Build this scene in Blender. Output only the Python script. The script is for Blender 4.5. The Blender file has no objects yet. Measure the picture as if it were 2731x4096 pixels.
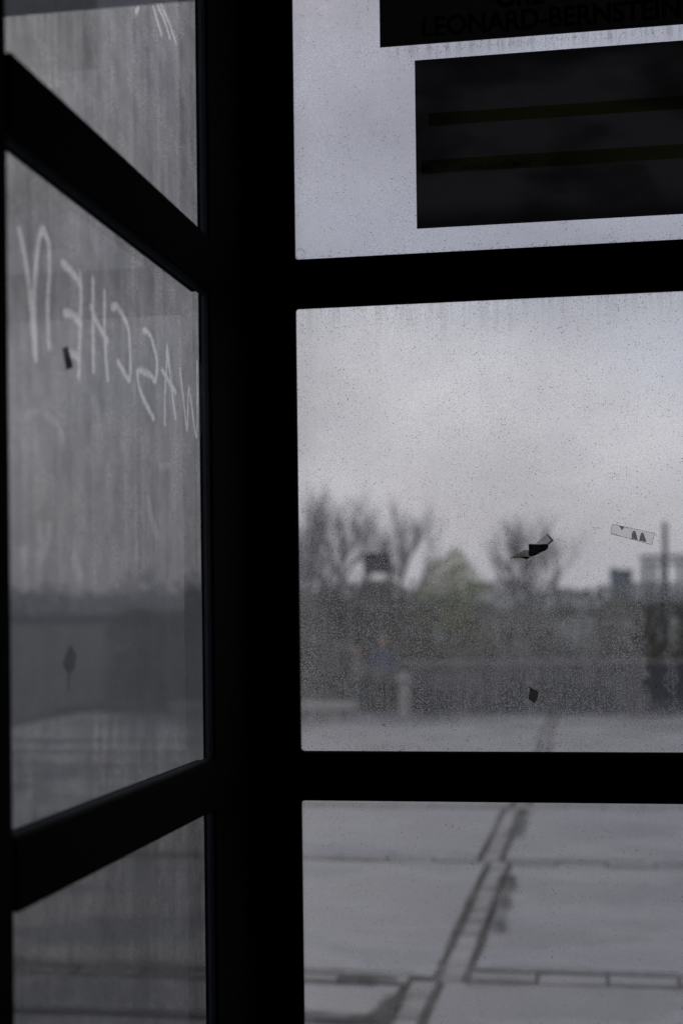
import bpy, bmesh, math, random
from mathutils import Matrix, Vector, Euler, noise
R = math.radians
scene = bpy.context.scene
col = scene.collection

# ------------------------------------------------------------------ camera
cam_data = bpy.data.cameras.new('camera')
cam = bpy.data.objects.new('camera', cam_data)
col.objects.link(cam)
cam.matrix_world = (Matrix.Translation((0, 0, 1.6)) @ Matrix.Rotation(R(9.9), 4, 'Z')
                    @ Matrix.Rotation(R(90.75), 4, 'X') @ Matrix.Rotation(R(-0.70), 4, 'Z'))
cam_data.sensor_fit = 'VERTICAL'
cam_data.sensor_height = 36
cam_data.lens = 52.806
cam_data.shift_y = 0.07576
cam_data.clip_start = 0.05
cam_data.clip_end = 6000
cam_data.dof.use_dof = True
cam_data.dof.focus_distance = 2.58
cam_data.dof.aperture_fstop = 3.0
scene.camera = cam

# ------------------------------------------------------------------ world: overcast sky
world = bpy.data.worlds.new('World'); scene.world = world; world.use_nodes = True
wt = world.node_tree; wt.nodes.clear()
wo = wt.nodes.new('ShaderNodeOutputWorld'); wb = wt.nodes.new('ShaderNodeBackground')
wb.inputs[1].default_value = 0.096
sky = wt.nodes.new('ShaderNodeTexSky'); sky.sky_type = 'NISHITA'; sky.sun_disc = False
sky.sun_elevation = R(32); sky.sun_rotation = R(-25); sky.dust_density = 4; sky.air_density = 1.0
tc = wt.nodes.new('ShaderNodeTexCoord')
mp = wt.nodes.new('ShaderNodeMapping'); mp.inputs['Scale'].default_value = (1, 1, 1.7)
mp.inputs['Location'].default_value = (0.35, 0.1, 0.62)
nz = wt.nodes.new('ShaderNodeTexNoise'); nz.inputs['Scale'].default_value = 5.5
nz.inputs['Detail'].default_value = 4; nz.inputs['Roughness'].default_value = 0.5
cr = wt.nodes.new('ShaderNodeValToRGB')
cr.color_ramp.elements[0].position = 0.30; cr.color_ramp.elements[0].color = (3.9, 4.0, 4.55, 1)
cr.color_ramp.elements[1].position = 0.68; cr.color_ramp.elements[1].color = (6.9, 6.85, 7.3, 1)
mx = wt.nodes.new('ShaderNodeMix'); mx.data_type = 'RGBA'; mx.inputs['Factor'].default_value = 0.9
wt.links.new(tc.outputs['Generated'], mp.inputs[0]); wt.links.new(mp.outputs[0], nz.inputs['Vector'])
wt.links.new(nz.outputs['Fac'], cr.inputs[0])
wt.links.new(sky.outputs[0], mx.inputs['A']); wt.links.new(cr.outputs[0], mx.inputs['B'])
n2 = wt.nodes.new('ShaderNodeTexNoise'); n2.inputs['Scale'].default_value = 4.0; n2.inputs['Detail'].default_value = 2
wt.links.new(mp.outputs[0], n2.inputs['Vector'])
c2 = wt.nodes.new('ShaderNodeValToRGB'); c2.color_ramp.elements[0].position = .4; c2.color_ramp.elements[0].color = (.945, .975, 1.03, 1)
c2.color_ramp.elements[1].position = .6; c2.color_ramp.elements[1].color = (.985, .985, 1.0, 1)
wt.links.new(n2.outputs['Fac'], c2.inputs[0])
m2 = wt.nodes.new('ShaderNodeMix'); m2.data_type = 'RGBA'; m2.blend_type = 'MULTIPLY'; m2.inputs['Factor'].default_value = 1
wt.links.new(mx.outputs['Result'], m2.inputs['A']); wt.links.new(c2.outputs[0], m2.inputs['B'])
wt.links.new(m2.outputs['Result'], wb.inputs[0]); wt.links.new(wb.outputs[0], wo.inputs[0])

# ------------------------------------------------------------------ sun behind thick cloud
sd = bpy.data.lights.new('sun', 'SUN'); sd.energy = 0.5; sd.angle = R(25); sd.color = (1, 0.97, 0.93)
sun = bpy.data.objects.new('sun', sd); col.objects.link(sun)
sun.rotation_euler = Euler((R(90 - 32), 0, R(180 + 25)))   # high and ahead-right of the view, softened by cloud

# ------------------------------------------------------------------ exposure
scene.view_settings.view_transform = 'Standard'; scene.view_settings.look = 'None'
scene.view_settings.exposure = 0.0; scene.view_settings.gamma = 1; scene.view_settings.use_curve_mapping = False
scene.cycles.max_bounces = 12; scene.cycles.transparent_max_bounces = 24
scene.cycles.caustics_reflective = False; scene.cycles.caustics_refractive = False
scene.cycles.sample_clamp_indirect = 4

# ------------------------------------------------------------------ helpers
def tag(o, label=None, cat=None, group=None, kind=None):
    if label: o['label'] = label
    if cat: o['category'] = cat
    if group: o['group'] = group
    if kind: o['kind'] = kind
    return o

def thing(name, label, cat, loc, group=None):
    o = bpy.data.objects.new(name, None); o.empty_display_size = 0.1
    col.objects.link(o); o.location = loc
    return tag(o, label, cat, group)

WORLD = {}
def wloc(p):
    v = Vector((0, 0, 0))
    while p is not None:
        v = v + p.location; p = p.parent
    return v

class MB:
    """collects geometry in world metres"""
    def __init__(s): s.v = []; s.f = []; s.m = []
    def add(s, vs, fs, m=0):
        n = len(s.v); s.v += [tuple(v) for v in vs]
        s.f += [tuple(i + n for i in f) for f in fs]; s.m += [m] * len(fs)
        return s
    def box(s, x0, x1, y0, y1, z0, z1, m=0):
        return s.add([(x0,y0,z0),(x1,y0,z0),(x1,y1,z0),(x0,y1,z0),(x0,y0,z1),(x1,y0,z1),(x1,y1,z1),(x0,y1,z1)],
                     [(0,3,2,1),(4,5,6,7),(0,1,5,4),(1,2,6,5),(2,3,7,6),(3,0,4,7)], m)
    def prism(s, pts, a, b, fn, m=0):
        """pts 2D outline; fn(u,v,w) -> xyz; extruded w from a to b"""
        n = len(pts)
        vs = [fn(u, v, a) for u, v in pts] + [fn(u, v, b) for u, v in pts]
        fs = [tuple(range(n))[::-1], tuple(range(n, 2*n))] + [(i, (i+1) % n, n+(i+1) % n, n+i) for i in range(n)]
        return s.add(vs, fs, m)
    def tube(s, p0, p1, r0, r1, k=5, m=0):
        p0 = Vector(p0); p1 = Vector(p1); d = (p1 - p0)
        if d.length < 1e-6: return s
        d.normalize(); a = d.orthogonal().normalized(); b = d.cross(a)
        vs = []
        for p, r in ((p0, r0), (p1, r1)):
            for i in range(k):
                t = 2*math.pi*i/k; vs.append(p + (a*math.cos(t) + b*math.sin(t))*r)
        fs = [(i, (i+1) % k, k+(i+1) % k, k+i) for i in range(k)] + [tuple(range(k))[::-1], tuple(range(k, 2*k))]
        return s.add(vs, fs, m)
    def mesh(s, name, mats, off=Vector((0,0,0))):
        me = bpy.data.meshes.new(name)
        me.from_pydata([(v[0]-off[0], v[1]-off[1], v[2]-off[2]) for v in s.v], [], s.f)
        if not isinstance(mats, (list, tuple)): mats = [mats]
        for m in mats: me.materials.append(m)
        if len(mats) > 1: me.polygons.foreach_set('material_index', s.m)
        me.update(); return me
    def build(s, name, mats, parent=None, bevel=0, smooth=False, loc=None):
        off = wloc(parent) if parent else (Vector(loc) if loc else Vector((0,0,0)))
        me = s.mesh(name, mats, off)
        bm = bmesh.new(); bm.from_mesh(me); bmesh.ops.recalc_face_normals(bm, faces=bm.faces)
        if bevel:
            bmesh.ops.bevel(bm, geom=bm.edges[:], offset=bevel, segments=2, profile=0.5, affect='EDGES')
        bm.to_mesh(me); bm.free()
        if smooth: me.polygons.foreach_set('use_smooth', [True]*len(me.polygons))
        o = bpy.data.objects.new(name, me); col.objects.link(o)
        if parent: o.parent = parent
        elif loc: o.location = loc
        return o

# ------------------------------------------------------------------ materials
def nt(name):
    m = bpy.data.materials.new(name); m.use_nodes = True; t = m.node_tree; t.nodes.clear()
    out = t.nodes.new('ShaderNodeOutputMaterial'); return m, t, out
def N(t, typ, **kw):
    n = t.nodes.new('ShaderNode' + typ)
    for k, v in kw.items():
        if k in n.inputs: n.inputs[k].default_value = v
        else: setattr(n, k, v)
    return n
def lk(t, a, b): t.links.new(a, b)
def mth(t, op, a, b=None, c=None, clamp=False):
    n = t.nodes.new('ShaderNodeMath'); n.operation = op; n.use_clamp = clamp
    for i, x in enumerate((a, b, c)):
        if x is None: continue
        if isinstance(x, (int, float)): n.inputs[i].default_value = x
        else: t.links.new(x, n.inputs[i])
    return n.outputs[0]
def sc(t, vec, s, loc=(0,0,0)):
    m = t.nodes.new('ShaderNodeMapping'); m.inputs['Scale'].default_value = s; m.inputs['Location'].default_value = loc
    t.links.new(vec, m.inputs[0]); return m.outputs[0]
def noi(t, vec, scale, detail=2, rough=0.5):
    n = t.nodes.new('ShaderNodeTexNoise'); n.inputs['Scale'].default_value = scale
    n.inputs['Detail'].default_value = detail; n.inputs['Roughness'].default_value = rough
    t.links.new(vec, n.inputs['Vector']); return n.outputs['Fac']
def ramp(t, x, a, b, lo=0.0, hi=1.0, smooth=True):
    n = t.nodes.new('ShaderNodeMapRange'); n.interpolation_type = 'SMOOTHSTEP' if smooth else 'LINEAR'
    n.inputs['From Min'].default_value = a; n.inputs['From Max'].default_value = b
    n.inputs['To Min'].default_value = lo; n.inputs['To Max'].default_value = hi
    t.links.new(x, n.inputs['Value']); return n.outputs['Result']

def plain(name, c1, c2=None, scale=8, rough=0.7, bump=0.0, bscale=60, detail=4, stretch=(1,1,1), spec=0.5, metal=0):
    m, t, out = nt(name); p = N(t, 'BsdfPrincipled'); p.inputs['Roughness'].default_value = rough
    p.inputs['Specular IOR Level'].default_value = spec; p.inputs['Metallic'].default_value = metal
    v = sc(t, N(t, 'TexCoord').outputs['Object'], stretch)
    if c2:
        f = noi(t, v, scale, detail, 0.6)
        r = N(t, 'ValToRGB'); r.color_ramp.elements[0].position = 0.32; r.color_ramp.elements[1].position = 0.68
        r.color_ramp.elements[0].color = (*c1, 1); r.color_ramp.elements[1].color = (*c2, 1)
        lk(t, f, r.inputs[0]); lk(t, r.outputs[0], p.inputs['Base Color'])
    else: p.inputs['Base Color'].default_value = (*c1, 1)
    if bump:
        b = N(t, 'Bump'); b.inputs['Strength'].default_value = bump; b.inputs['Distance'].default_value = 0.01
        lk(t, noi(t, v, bscale, 4), b.inputs['Height']); lk(t, b.outputs[0], p.inputs['Normal'])
    lk(t, p.outputs[0], out.inputs[0]); return m

def dirty_glass(name, side, base, grain, mid, streak, dust_col, tint=(0.96, 0.96, 0.98), extra=None, specks=1.0):
    """outer face of a pane: clear glass under a coat of dust, rain streaks and fly specks. side 'y' or 'x' = the pane's thin axis"""
    m, t, out = nt(name)
    P = N(t, 'TexCoord').outputs['Object']
    h = (1, 0.02, 1) if side == 'y' else (0.02, 1, 1)
    P2 = sc(t, P, h)
    fine = noi(t, P2, 430, 3, 0.75)
    g = ramp(t, fine, 0.40, 0.66, -1, 1, False)
    coarse = noi(t, P2, 26, 5, 0.65)
    big = noi(t, P2, 3.2, 3, 0.5)
    sv = (95, 1, 2.6) if side == 'y' else (1, 170, 1.6)
    st = noi(t, sc(t, P, sv), 1.0, 4, 0.7)
    sv2 = (30, 1, 0.8) if side == 'y' else (1, 26, 0.5)
    st2 = noi(t, sc(t, P, sv2), 1.0, 2, 0.5)
    g = mth(t, 'MULTIPLY', g, ramp(t, noi(t, P2, 11, 4, .7), .35, .65, .45, 1.35))
    c = mth(t, 'MULTIPLY_ADD', g, grain, base)
    c = mth(t, 'MULTIPLY_ADD', mth(t, 'SUBTRACT', coarse, 0.5), mid, c)
    c = mth(t, 'MULTIPLY_ADD', mth(t, 'SUBTRACT', big, 0.5), mid, c)
    c = mth(t, 'MULTIPLY_ADD', mth(t, 'SUBTRACT', st, 0.5), streak, c)
    c = mth(t, 'MULTIPLY_ADD', mth(t, 'SUBTRACT', st2, 0.5), streak*0.8, c)
    if extra: c = extra(t, P, c, g, st)
    c = mth(t, 'MINIMUM', mth(t, 'MAXIMUM', c, 0.02), 0.97)
    tr = N(t, 'BsdfTransparent'); tr.inputs[0].default_value = (*tint, 1)
    tl = N(t, 'BsdfTranslucent'); tl.inputs[0].default_value = (*dust_col, 1)
    df = N(t, 'BsdfDiffuse'); df.inputs[0].default_value = (*[x*0.6 for x in dust_col], 1)
    ds = N(t, 'MixShader'); ds.inputs[0].default_value = 0.25
    lk(t, tl.outputs[0], ds.inputs[1]); lk(t, df.outputs[0], ds.inputs[2])
    a = N(t, 'MixShader'); lk(t, c, a.inputs[0]); lk(t, tr.outputs[0], a.inputs[1]); lk(t, ds.outputs[0], a.inputs[2])
    # fly specks and soot grains: opaque dark dots, denser where the coarse noise is high
    dk = N(t, 'BsdfDiffuse'); dk.inputs[0].default_value = (0.03, 0.028, 0.026, 1)
    vo = N(t, 'TexVoronoi'); vo.inputs['Scale'].default_value = 290; lk(t, P2, vo.inputs['Vector'])
    sep = N(t, 'SeparateColor'); lk(t, vo.outputs['Color'], sep.inputs[0])
    rad = ramp(t, sep.outputs[0], 0.55, 1.0, 0.0, 0.34, False)
    sp = mth(t, 'LESS_THAN', vo.outputs['Distance'], rad)
    vo2 = N(t, 'TexVoronoi'); vo2.inputs['Scale'].default_value = 34; lk(t, sc(t, P2, (1,1,1), (3.1,1.7,0.4)), vo2.inputs['Vector'])
    sep2 = N(t, 'SeparateColor'); lk(t, vo2.outputs['Color'], sep2.inputs[0])
    sp2 = mth(t, 'LESS_THAN', vo2.outputs['Distance'], ramp(t, sep2.outputs[1], 0.72, 1.0, 0.0, 0.075, False))
    spk = mth(t, 'MULTIPLY', mth(t, 'MULTIPLY_ADD', sp, ramp(t, coarse, 0.40, 0.62, 0.15, 0.6), mth(t, 'MULTIPLY', sp2, 0.85)), specks, clamp=True)
    b = N(t, 'MixShader'); lk(t, spk, b.inputs[0]); lk(t, a.outputs[0], b.inputs[1]); lk(t, dk.outputs[0], b.inputs[2])
    lk(t, b.outputs[0], out.inputs[0]); return m

def clear_glass(name, rough=0.03, ior=1.5, k=1.0):
    m, t, out = nt(name)
    tr = N(t, 'BsdfTransparent'); tr.inputs[0].default_value = (0.95, 0.965, 0.97, 1)
    gl = N(t, 'BsdfGlossy'); gl.inputs['Roughness'].default_value = rough
    fr = N(t, 'Fresnel'); fr.inputs['IOR'].default_value = ior
    a = N(t, 'MixShader'); lk(t, mth(t, 'MULTIPLY', fr.outputs[0], k), a.inputs[0]); lk(t, tr.outputs[0], a.inputs[1]); lk(t, gl.outputs[0], a.inputs[2])
    lk(t, a.outputs[0], out.inputs[0]); return m

def film(name, c, cover=0.5, translucent=True, nscale=300, var=0.3):
    m, t, out = nt(name)
    P = N(t, 'TexCoord').outputs['Object']
    tr = N(t, 'BsdfTransparent')
    tl = N(t, 'BsdfTranslucent'); tl.inputs[0].default_value = (*c, 1)
    df = N(t, 'BsdfDiffuse'); df.inputs[0].default_value = (*c, 1)
    ds = N(t, 'MixShader'); ds.inputs[0].default_value = 0.2 if translucent else 0.85
    lk(t, tl.outputs[0], ds.inputs[1]); lk(t, df.outputs[0], ds.inputs[2])
    f = mth(t, 'MULTIPLY_ADD', mth(t, 'SUBTRACT', noi(t, P, nscale, 3, 0.7), 0.5), var*2, cover, clamp=True)
    a = N(t, 'MixShader'); lk(t, f, a.inputs[0]); lk(t, tr.outputs[0], a.inputs[1]); lk(t, ds.outputs[0], a.inputs[2])
    lk(t, a.outputs[0], out.inputs[0]); return m

steel = plain('matt black painted steel', (0.0010, 0.0010, 0.0011), (0.0024, 0.0024, 0.0023), 14, 0.75, 0.1, 220, spec=0.02)
rubber = plain('rubber gasket', (0.010, 0.009, 0.008), (0.03, 0.026, 0.022), 90, 0.8, spec=.1)
innerglass = clear_glass('clean inner glass face')
sideglass = clear_glass('hazy inner side glass face', 0.045, 1.5, 0.5)
edgeglass = plain('glass edge', (0.03, 0.06, 0.05), rough=0.3)

# extra dirt per pane: (object coordinates are metres from the foot of the wall)
X0 = 0.0
def ex_top(t, P, c, g, st):                       # grime washed down from under the upper sign board
    s = N(t, 'SeparateXYZ'); lk(t, P, s.inputs[0])
    d = ramp(t, s.outputs[2], 2.585, 2.560, 1, 0)
    k = mth(t, 'MULTIPLY', ramp(t, st, 0.45, 0.62), mth(t, 'MULTIPLY', ramp(t, s.outputs[0], -0.38, -0.33), ramp(t, s.outputs[2], 2.62, 2.60)))
    ed = ramp(t, s.outputs[0], -0.535, -0.50, 0.10, 0)
    return mth(t, 'ADD', mth(t, 'ADD', c, ed), mth(t, 'MULTIPLY', mth(t, 'MULTIPLY', d, k), 0.4))
def ex_mid(t, P, c, g, st):
    s = N(t, 'SeparateXYZ'); lk(t, P, s.inputs[0])
    x, z = s.outputs[0], s.outputs[2]
    # thicker splash dirt over the lower half, ending in a tide mark
    wob0 = noi(t, sc(t, P, (1, 0.02, 1)), 9, 4, .7)
    low = ramp(t, z, 1.80, 1.56, 0.0, 0.06)
    foot = ramp(t, z, 1.36, 1.42, 1.0, 0.0)
    jag = mth(t, 'MULTIPLY_ADD', mth(t, 'SUBTRACT', noi(t, sc(t, P, (1, .02, .2)), 9, 3, .7), .5), 0.16, z)
    runs = mth(t, 'MULTIPLY', ramp(t, jag, 2.07, 2.14, 0.0, 0.28), ramp(t, st, 0.38, 0.70, -0.1, 1))
    left = ramp(t, x, -0.528, -0.46, 0.10, 0.0)
    wob = noi(t, sc(t, P, (1, 0.02, 1)), 22, 5, 0.75)
    xx = mth(t, 'MULTIPLY_ADD', mth(t, 'SUBTRACT', wob, 0.5), 0.06, x)
    washed = mth(t, 'MULTIPLY', mth(t, 'MULTIPLY', ramp(t, xx, 0.062, 0.074), ramp(t, xx, 0.30, 0.24)),
                 mth(t, 'MULTIPLY', ramp(t, z, 1.41, 1.45), ramp(t, mth(t, 'MULTIPLY_ADD', wob, .05, z), 1.635, 1.622)))
    rib = mth(t, 'SUBTRACT', 1, mth(t, 'MULTIPLY', ramp(t, xx, 0.100, 0.106), mth(t, 'MULTIPLY', ramp(t, xx, 0.122, 0.116), 0.55)))
    dn = noi(t, sc(t, P, (150, 1, 7)), 1.0, 4, .8)                     # fine runs through the splash dirt
    drip = mth(t, 'MULTIPLY', ramp(t, dn, .50, .66), mth(t, 'MULTIPLY', ramp(t, z, 1.385, 1.43), ramp(t, mth(t, 'MULTIPLY_ADD', wob0, .25, z), 1.66, 1.52)))
    c = mth(t, 'SUBTRACT', c, mth(t, 'MULTIPLY', drip, 0.17))
    c = mth(t, 'ADD', mth(t, 'ADD', mth(t, 'ADD', c, low), mth(t, 'MULTIPLY', foot, 0.05)), mth(t, 'ADD', runs, left))
    return mth(t, 'MULTIPLY', c, mth(t, 'SUBTRACT', 1, mth(t, 'MULTIPLY', mth(t, 'MULTIPLY', washed, rib), 0.74)))
def ex_left(t, P, c, g, st):
    s = N(t, 'SeparateXYZ'); lk(t, P, s.inputs[0])
    y, z = s.outputs[1], s.outputs[2]
    sm = noi(t, sc(t, P, (0.02, 5, 12)), 1.0, 4, 0.6)
    low = ramp(t, z, 1.50, 1.40, 0.0, 1)
    c = mth(t, 'ADD', c, mth(t, 'MULTIPLY', mth(t, 'MULTIPLY', mth(t, 'SUBTRACT', sm, 0.5), 0.5), low))
    at = t.nodes.new('ShaderNodeAttribute'); at.attribute_name = 'wiped'
    w = mth(t, 'MULTIPLY', at.outputs['Fac'], mth(t, 'MULTIPLY_ADD', g, 0.24, 0.46))
    return mth(t, 'MULTIPLY', c, mth(t, 'SUBTRACT', 1, w, None, True))
def ex_low(t, P, c, g, st):                       # smeary wipe marks and a dirtier left margin
    s = N(t, 'SeparateXYZ'); lk(t, P, s.inputs[0])
    sw = noi(t, sc(t, P, (2.5, .02, 9)), 1.3, 5, .6); ed = ramp(t, s.outputs[0], -0.53, -0.49, 0.12, 0)
    return mth(t, 'ADD', mth(t, 'MULTIPLY_ADD', mth(t, 'SUBTRACT', sw, 0.5), 0.62, c), ed)
DUST = (0.80, 0.79, 0.80)
g_top = dirty_glass('dusty glass upper', 'y', 0.36, 0.22, 0.16, 0.05, DUST, tint=(0.71, 0.72, 0.80), extra=ex_top, specks=1.2)
g_mid = dirty_glass('dusty glass middle', 'y', 0.225, 0.25, 0.20, 0.10, DUST, extra=ex_mid, specks=1.15)
g_low = dirty_glass('dusty glass lower', 'y', 0.22, 0.05, 0.16, 0.14, DUST, extra=ex_low, specks=0.8)
g_left = dirty_glass('dusty side glass', 'x', 0.865, 0.24, 0.20, 0.28, (0.225, 0.23, 0.238), extra=ex_left, specks=0.6)
g_leftlow = dirty_glass('dusty side glass lower', 'x', 0.88, 0.18, 0.18, 0.20, (0.085, 0.085, 0.085), specks=0.4)
GRAFF = {
  'N': [[(1.5962, 2.032), (1.6105, 2.0095), (1.6227, 1.9795), (1.6307, 1.9482), (1.6385, 1.91), (1.6439, 1.8944)], [(1.6439, 1.8944), (1.6412, 1.9271), (1.64, 1.9683), (1.6467, 2.0029), (1.6574, 2.0355), (1.6705, 2.0479), (1.6873, 2.0376), (1.6887, 2.0039), (1.6829, 1.9601), (1.6854, 1.9147)]],
  'E': [[(1.7324, 2.0239), (1.7573, 2.0225), (1.793, 2.0142)], [(1.796, 2.0256), (1.7987, 1.9919), (1.7939, 1.9549), (1.7885, 1.8946)], [(1.7382, 1.964), (1.7659, 1.9675), (1.7968, 1.9626)], [(1.7393, 1.9169), (1.7645, 1.9194), (1.7902, 1.9182)]],
  'H': [[(1.8445, 2.0289), (1.8431, 1.9823), (1.8426, 1.9102)], [(1.8895, 2.0224), (1.888, 1.972), (1.8926, 1.9349), (1.8987, 1.9084)], [(1.8352, 1.9918), (1.8568, 1.9756), (1.8992, 1.9588)]],
  'C': [[(1.9183, 2.0063), (1.9395, 2.0115), (1.967, 2.0041), (1.9886, 1.9903), (1.9953, 1.9617), (1.9962, 1.9319), (1.9862, 1.9205), (1.9432, 1.9374)]],
  'S': [[(2.058, 2.0019), (2.0889, 2.0003), (2.113, 1.9814), (2.123, 1.962), (2.1114, 1.937), (2.0869, 1.9428), (2.0357, 1.94), (2.0287, 1.9309), (2.0446, 1.9088), (2.1023, 1.8813)]],
  'A': [[(2.176, 1.9985), (2.1709, 1.9631), (2.162, 1.9252), (2.1603, 1.8799)], [(2.176, 1.9985), (2.1898, 1.9617), (2.2038, 1.9245), (2.2167, 1.8954)], [(2.1448, 1.959), (2.2198, 1.9355)]],
  'W': [[(2.245, 1.9735), (2.2635, 1.9281), (2.2823, 1.8855), (2.2949, 1.9506), (2.3371, 1.8803), (2.3447, 2.0017)]],
  'arc': [[(1.6123, 1.8241), (1.6476, 1.8327), (1.6842, 1.8331), (1.7124, 1.8246), (1.7314, 1.8094)]],
  'tick': [[(2.1321, 1.813), (2.1921, 1.8207)]],
}
SCRATCH_TOP= [[(2.1241, 2.4907), (2.1418, 2.4784), (2.1634, 2.4662)], [(2.1426, 2.5023), (2.1794, 2.4929), (2.2078, 2.4774)], [(2.1562, 2.512), (2.2024, 2.4996), (2.2424, 2.4814)], [(2.0364, 2.4479), (2.0503, 2.4615)]]
SMEAR= [[(1.6487, 1.699), (1.6574, 1.6878), (1.6708, 1.6767), (1.6522, 1.6643)], [(1.6807, 1.7007), (1.6733, 1.6835)], [(1.6, 1.6707), (1.6018, 1.6579)], [(1.765, 1.6679), (1.7749, 1.6558), (1.7876, 1.6472)], [(2.0735, 1.7601), (2.0865, 1.7362), (2.114, 1.7126)], [(2.0172, 1.69), (2.0029, 1.6516)], [(1.8749, 1.4603), (1.8739, 1.4287), (1.8641, 1.3869)], [(1.8411, 1.4573), (1.8348, 1.4322)], [(1.9216, 1.4549), (1.9089, 1.4293)]]
TAPE_L= [(1.7139, 1.9165), (1.7321, 1.9231), (1.7488, 1.9001), (1.7264, 1.8927)]
SCRAP_L= [(1.7304, 1.5619), (1.7514, 1.5483), (1.7435, 1.5328), (1.7294, 1.5256), (1.7254, 1.5059), (1.7206, 1.5071), (1.7226, 1.5259), (1.7055, 1.5378), (1.712, 1.5478)]

# ================================================================== THE PLACE: large structure
ground = tag(MB().box(-900, 900, 26.5, 3200, -1.2, -0.35).build('ground', plain('damp gravel and worn grass', (0.085,0.095,0.095), (0.12,0.125,0.12), 0.3, 0.95)), kind='structure')
dirt = plain('joint dirt and moss', (0.018, 0.019, 0.014), (0.055, 0.055, 0.045), 22, 0.95, 0.6, 120)
MB().box(-9, 9, -14, 26.5, -0.6, -0.022).build('ground_bed', dirt)['kind'] = 'structure'
gravel = plain('grey gravel', (0.10,0.105,0.11), (0.14,0.143,0.148), 3, 0.95, .4, 90)
for xa, xb in ((-40, -9.002), (9.002, 40)): MB().box(xa, xb, -14, 26.5, -0.6, -0.022).build('gravel_ground', gravel)['kind'] = 'structure'

def concrete(name, a, b, damp):
    m, t, out = nt(name); p = N(t, 'BsdfPrincipled'); p.inputs['Roughness'].default_value = 0.62
    p.inputs['Specular IOR Level'].default_value = 0.55
    P = N(t, 'TexCoord').outputs['Object']
    w = noi(t, sc(t, P, (0.45, 0.9, 1)), 1.5, 6, 0.62)          # damp patches drawn out by the wind
    f = noi(t, P, 60, 5, 0.7)
    c1 = N(t, 'Mix'); c1.data_type = 'RGBA'; c1.inputs['A'].default_value = (*a, 1); c1.inputs['B'].default_value = (*b, 1)
    lk(t, ramp(t, f, 0.3, 0.7), c1.inputs['Factor'])
    c2 = N(t, 'Mix'); c2.data_type = 'RGBA'; c2.inputs['B'].default_value = (*damp, 1)
    lk(t, c1.outputs['Result'], c2.inputs['A']); lk(t, ramp(t, w, 0.46, 0.545, 0.8, 0.0), c2.inputs['Factor'])
    lk(t, c2.outputs['Result'], p.inputs['Base Color'])
    lk(t, ramp(t, w, 0.44, 0.62, 0.42, 0.75), p.inputs['Roughness'])
    b_ = N(t, 'Bump'); b_.inputs['Strength'].default_value = 0.25; b_.inputs['Distance'].default_value = 0.004
    lk(t, f, b_.inputs['Height']); lk(t, b_.outputs[0], p.inputs['Normal'])
    lk(t, p.outputs[0], out.inputs[0]); return m
slabm = concrete('weathered concrete', (0.20, 0.20, 0.214), (0.265, 0.265, 0.282), (0.085, 0.085, 0.096))
brickm = concrete('grey paving block', (0.115, 0.115, 0.110), (0.165, 0.162, 0.155), (0.085, 0.085, 0.082))
brick2 = concrete('paler paving block', (0.19, 0.19, 0.195), (0.25, 0.25, 0.257), (0.145, 0.145, 0.15))
pav = bpy.data.objects.new('pavement', None); col.objects.link(pav); pav['kind'] = 'structure'
rnd = random.Random(4)
bands_y = [3.22 + 0.0, 6.46, 9.36, 12.05, 14.9, 17.9, 20.6]
shift = {6.46: -0.10, 9.36: 0.14, 12.05: -0.02}
# running strip of small blocks: it steps sideways where it meets each band
def strip_x(y):
    if y < 6.40: return (-0.838, -0.726)
    if y < 9.47: return (-0.724, -0.616)
    if y < 12.1: return (-0.786, -0.672)
    if y < 17.9: return (-0.74, -0.63)
    return (-0.80, -0.69)
brick_mesh = {}
def brick(x0, x1, y0, y1, mat):
    dx = rnd.uniform(-.003, .003); tilt = rnd.uniform(-.004, .004); g = 0.004
    key = (round(x1-x0, 3), round(y1-y0, 3), mat.name)
    if key not in brick_mesh:
        w, l = (x1-x0)/2 - g, (y1-y0)/2 - g
        b = MB().prism([(-w, -l), (w, -l), (w, l), (-w, l)], -0.04, 0, lambda u, v, s: (u, v, s))
        b.v[4:] = [(v[0]*0.98, v[1]*0.985 if abs(v[1]) < .08 else v[1]*0.985, v[2]) for v in b.v[4:]]
        b.f = b.f[1:]; b.m = b.m[1:]
        brick_mesh[key] = b.mesh('brick', mat)
    o = bpy.data.objects.new('brick', brick_mesh[key]); col.objects.link(o); o.parent = pav
    o.location = ((x0+x1)/2 + dx, (y0+y1)/2 + rnd.uniform(-.002, .002), rnd.uniform(-.005, .003))
    o.rotation_euler = (tilt, rnd.uniform(-.006, .006), rnd.uniform(-.012, .012))
y = 4.0
while y < 22.3:
    a, b = strip_x(y + 0.15)
    brick(a, b, y, y + (0.30 if y < 9.4 else 0.36), brickm if (y < 6.4 or y > 15) else rnd.choice([brickm, brickm, brick2]))
    y += 0.305 if y < 9.4 else 0.365
def slab(x0, x1, y0, y1):
    n = 34; dz = rnd.uniform(-.006, .004)
    def jag(k): return 0.020*noise.noise(Vector((k*3.1, x0*5, y0*7))) + 0.010*noise.noise(Vector((k*17.3, y1, x1*3)))
    pts = []
    for i in range(n): pts.append((x0 + (x1-x0)*i/n, y0 + 0.008 + jag(i)))
    for i in range(n): pts.append((x1 - 0.010 - abs(jag(i+20)), y0 + (y1-y0)*i/n))
    for i in range(n): pts.append((x1 - (x1-x0)*i/n, y1 - 0.008 + jag(i+40)))
    for i in range(n): pts.append((x0 + 0.010 + abs(jag(i+60)), y1 - (y1-y0)*i/n))
    o = MB().prism(pts, -0.1, dz, lambda u, v, s: (u, v, s)).build('slab', slabm, pav)
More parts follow.
